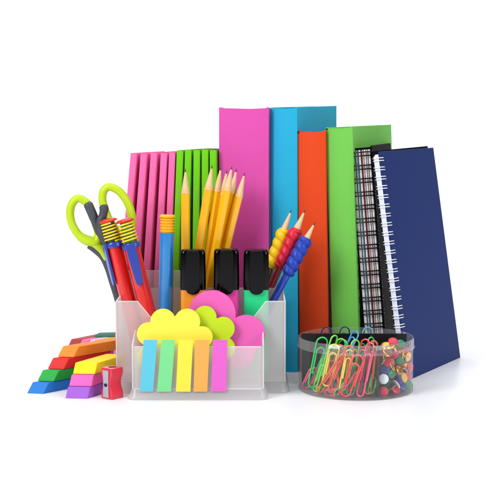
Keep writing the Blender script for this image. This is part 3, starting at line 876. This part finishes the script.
tacks = [  # px, py, offset, colour, normal (towards viewer = -y), label
 (383.6, 379, .25, 'white', (-.2, -1, .15), 'white thumbtack with its round head against the front wall'),
 (383.5, 392.3, .25, 'red', (-.25, -1, -.1), 'red thumbtack at the bottom left below the white one'),
 (384.5, 369, .55, 'blue', (-.3, -1, .5), 'blue thumbtack just above the white one'),
 (391, 373.5, .75, 'green', (.5, -1, .3), 'green thumbtack half behind the white one'),
 (398.2, 380, .5, 'blue', (-.9, -1, 0), 'blue thumbtack turned sideways beside the yellow one'),
 (404, 377.5, .45, 'yellow', (.9, -.7, .35), 'yellow thumbtack tilted at the right, lower one'),
 (395.5, 390.5, .4, 'red', (.6, -.8, .7), 'red thumbtack lying tilted at the bottom middle'),
 (388, 362, .5, 'red', (-.2, -1, .6), 'red thumbtack in the middle, under the golden pile'),
 (399, 359.5, .35, 'green', (-.35, -1, .35), 'green thumbtack high in the pile'),
 (408, 357, .5, 'yellow', (.9, -.7, -.2), 'yellow thumbtack edge-on high at the right wall'),
 (407.5, 377, 1.0, 'red', (.7, -1, 0), 'red thumbtack behind the lower yellow one'),
 (393, 341.5, 1.3, 'red', (0, -.7, .9), 'red thumbtack on top of the heap, near the divider'),
 (401, 344, 1.6, 'green', (.3, -.8, .8), 'green thumbtack on top of the heap at the right'),
 (385, 346, 1.1, 'gold', (-.5, -.8, .9), 'golden thumbtack high at the left of the heap'),
 (397, 349, .9, 'gold', (.7, -.8, .5), 'golden thumbtack just under the green top one'),
 (387, 353, .6, 'gold', (.5, -.6, .9), 'golden thumbtack above the red middle one'),
 (394, 354.5, .8, 'red', (-.4, -1, .9), 'red thumbtack between the golden ones'),
 (403, 366, .7, 'gold', (-.7, -.5, .9), 'golden thumbtack between green and yellow heads'),
 (399, 370, .9, 'gold', (.8, -.6, .5), 'golden thumbtack pointing at the blue sideways one'),
 (405, 350.5, 1.2, 'red', (.6, -1, .4), 'red thumbtack high against the right wall'),
 (409, 388, .9, 'green', (.8, -1, .2), 'green thumbtack low against the right wall'),
 (381, 361, 1.0, 'gold', (-.9, -.5, .6), 'golden thumbtack beside the black divider, upper'),
 (389, 385, 1.3, 'green', (.1, -1, .6), 'green thumbtack deep behind white and red'),
 (402, 391, 1.0, 'blue', (.3, -1, .8), 'blue thumbtack lying low near the right'),
 (380, 352, 1.4, 'red', (-.4, -1, .5), 'red thumbtack high beside the black divider'),
 (410, 367, 1.1, 'red', (.9, -.9, .1), 'dim red thumbtack at the right wall, middle height'),
 (390, 347, .5, 'gold', (-.2, -.3, 1), 'golden thumbtack lying flat near the top of the heap at the front'),
 (401, 355, .35, 'gold', (-.9, -.4, .3), 'golden thumbtack edge-on in front of the upper green one'),
 (392, 366, .3, 'gold', (.9, -.3, .5), 'golden thumbtack edge-on between the red middle and blue heads'),
 (396.5, 384.5, .3, 'white', (.9, .3, .6), 'white thumbtack edge-on showing its pin near the bottom'),
]
protos = {}
GT = 'thumbtacks in the container'
for px, py, off, c, nrm, lb_ in tacks:
    X0 = at(px, py, 94).x; X0 = min(X0, TC.x + TR - .75)
    Yw = yfront(X0) + off; P0 = at(px, py, Yw)
    o = copy_tree(protos[c]) if c in protos else tack_proto(c)
    protos.setdefault(c, o)
    z = Vector(nrm).normalized(); x = z.orthogonal().normalized(); y = z.cross(x)
    o.rotation_euler = Matrix((x, y, z)).transposed().to_euler()
    P0.z = max(P0.z, .6)
    o.location = P0 * S; o['label'] = lb_; o['category'] = 'thumbtack'; o['group'] = GT
cn = list(TCOL)
fill = 0
while fill < 60:
    a, bq = random.uniform(1.9, TR - .6), random.uniform(-3.9, 1.0)
    if a * a + bq * bq > (TR - .7) ** 2: continue
    z = random.uniform(.5, 3.5); c = random.choice(['gold', 'red', 'gold', 'green', 'blue', 'yellow'])
    if a * a + bq * bq > 9.5 and bq < -1.5: bq += .7
    o = copy_tree(protos[c])
    o.rotation_euler = (random.uniform(-1.4, 1.4), random.uniform(-1.2, 1.2), random.uniform(0, 6))
    o.location = Vector((TC.x + a, TC.y + bq, z)) * S
    o['label'] = {'gold': 'golden', }.get(c, c) + ' thumbtack buried deeper in the heap behind the front heads'
    o['group'] = c + ' thumbtacks deeper in the heap'
    fill += 1

# ------------------------------------------------------------------ light
w = bpy.data.worlds.new('World'); scene.world = w; w.use_nodes = True
bg = w.node_tree.nodes['Background']; bg.inputs[0].default_value = (.97, .985, 1, 1); bg.inputs[1].default_value = .13
def area(name, loc, aim, sx, sy, power, colr=(1, 1, 1)):
    d = bpy.data.lights.new(name, 'AREA'); d.shape = 'RECTANGLE'; d.size = sx * S; d.size_y = sy * S; d.energy = power; d.color = colr
    o = bpy.data.objects.new(name, d); col.objects.link(o); o.location = Vector(loc) * S
    o.rotation_euler = (Vector(aim) - Vector(loc)).to_track_quat('-Z', 'Y').to_euler()
    return o
area('key_softbox', (-95, 5, 85), (0, 100, 8), 60, 80, 21)
area('top_softbox', (0, 110, 190), (0, 110, 0), 220, 200, 32)
area('back_softbox', (0, 200, 150), (0, 290, 60), 300, 60, 24)
area('fill_softbox', (125, 0, 80), (8, 100, 8), 90, 90, 16)

scene.view_settings.view_transform = 'Standard'
scene.view_settings.look = 'None'
scene.view_settings.exposure = -0.27
scene.view_settings.gamma = 1
scene.render.engine = 'CYCLES'
scene.cycles.max_bounces = 14
scene.cycles.transparent_max_bounces = 24
scene.cycles.transmission_bounces = 14
scene.cycles.use_denoising = True
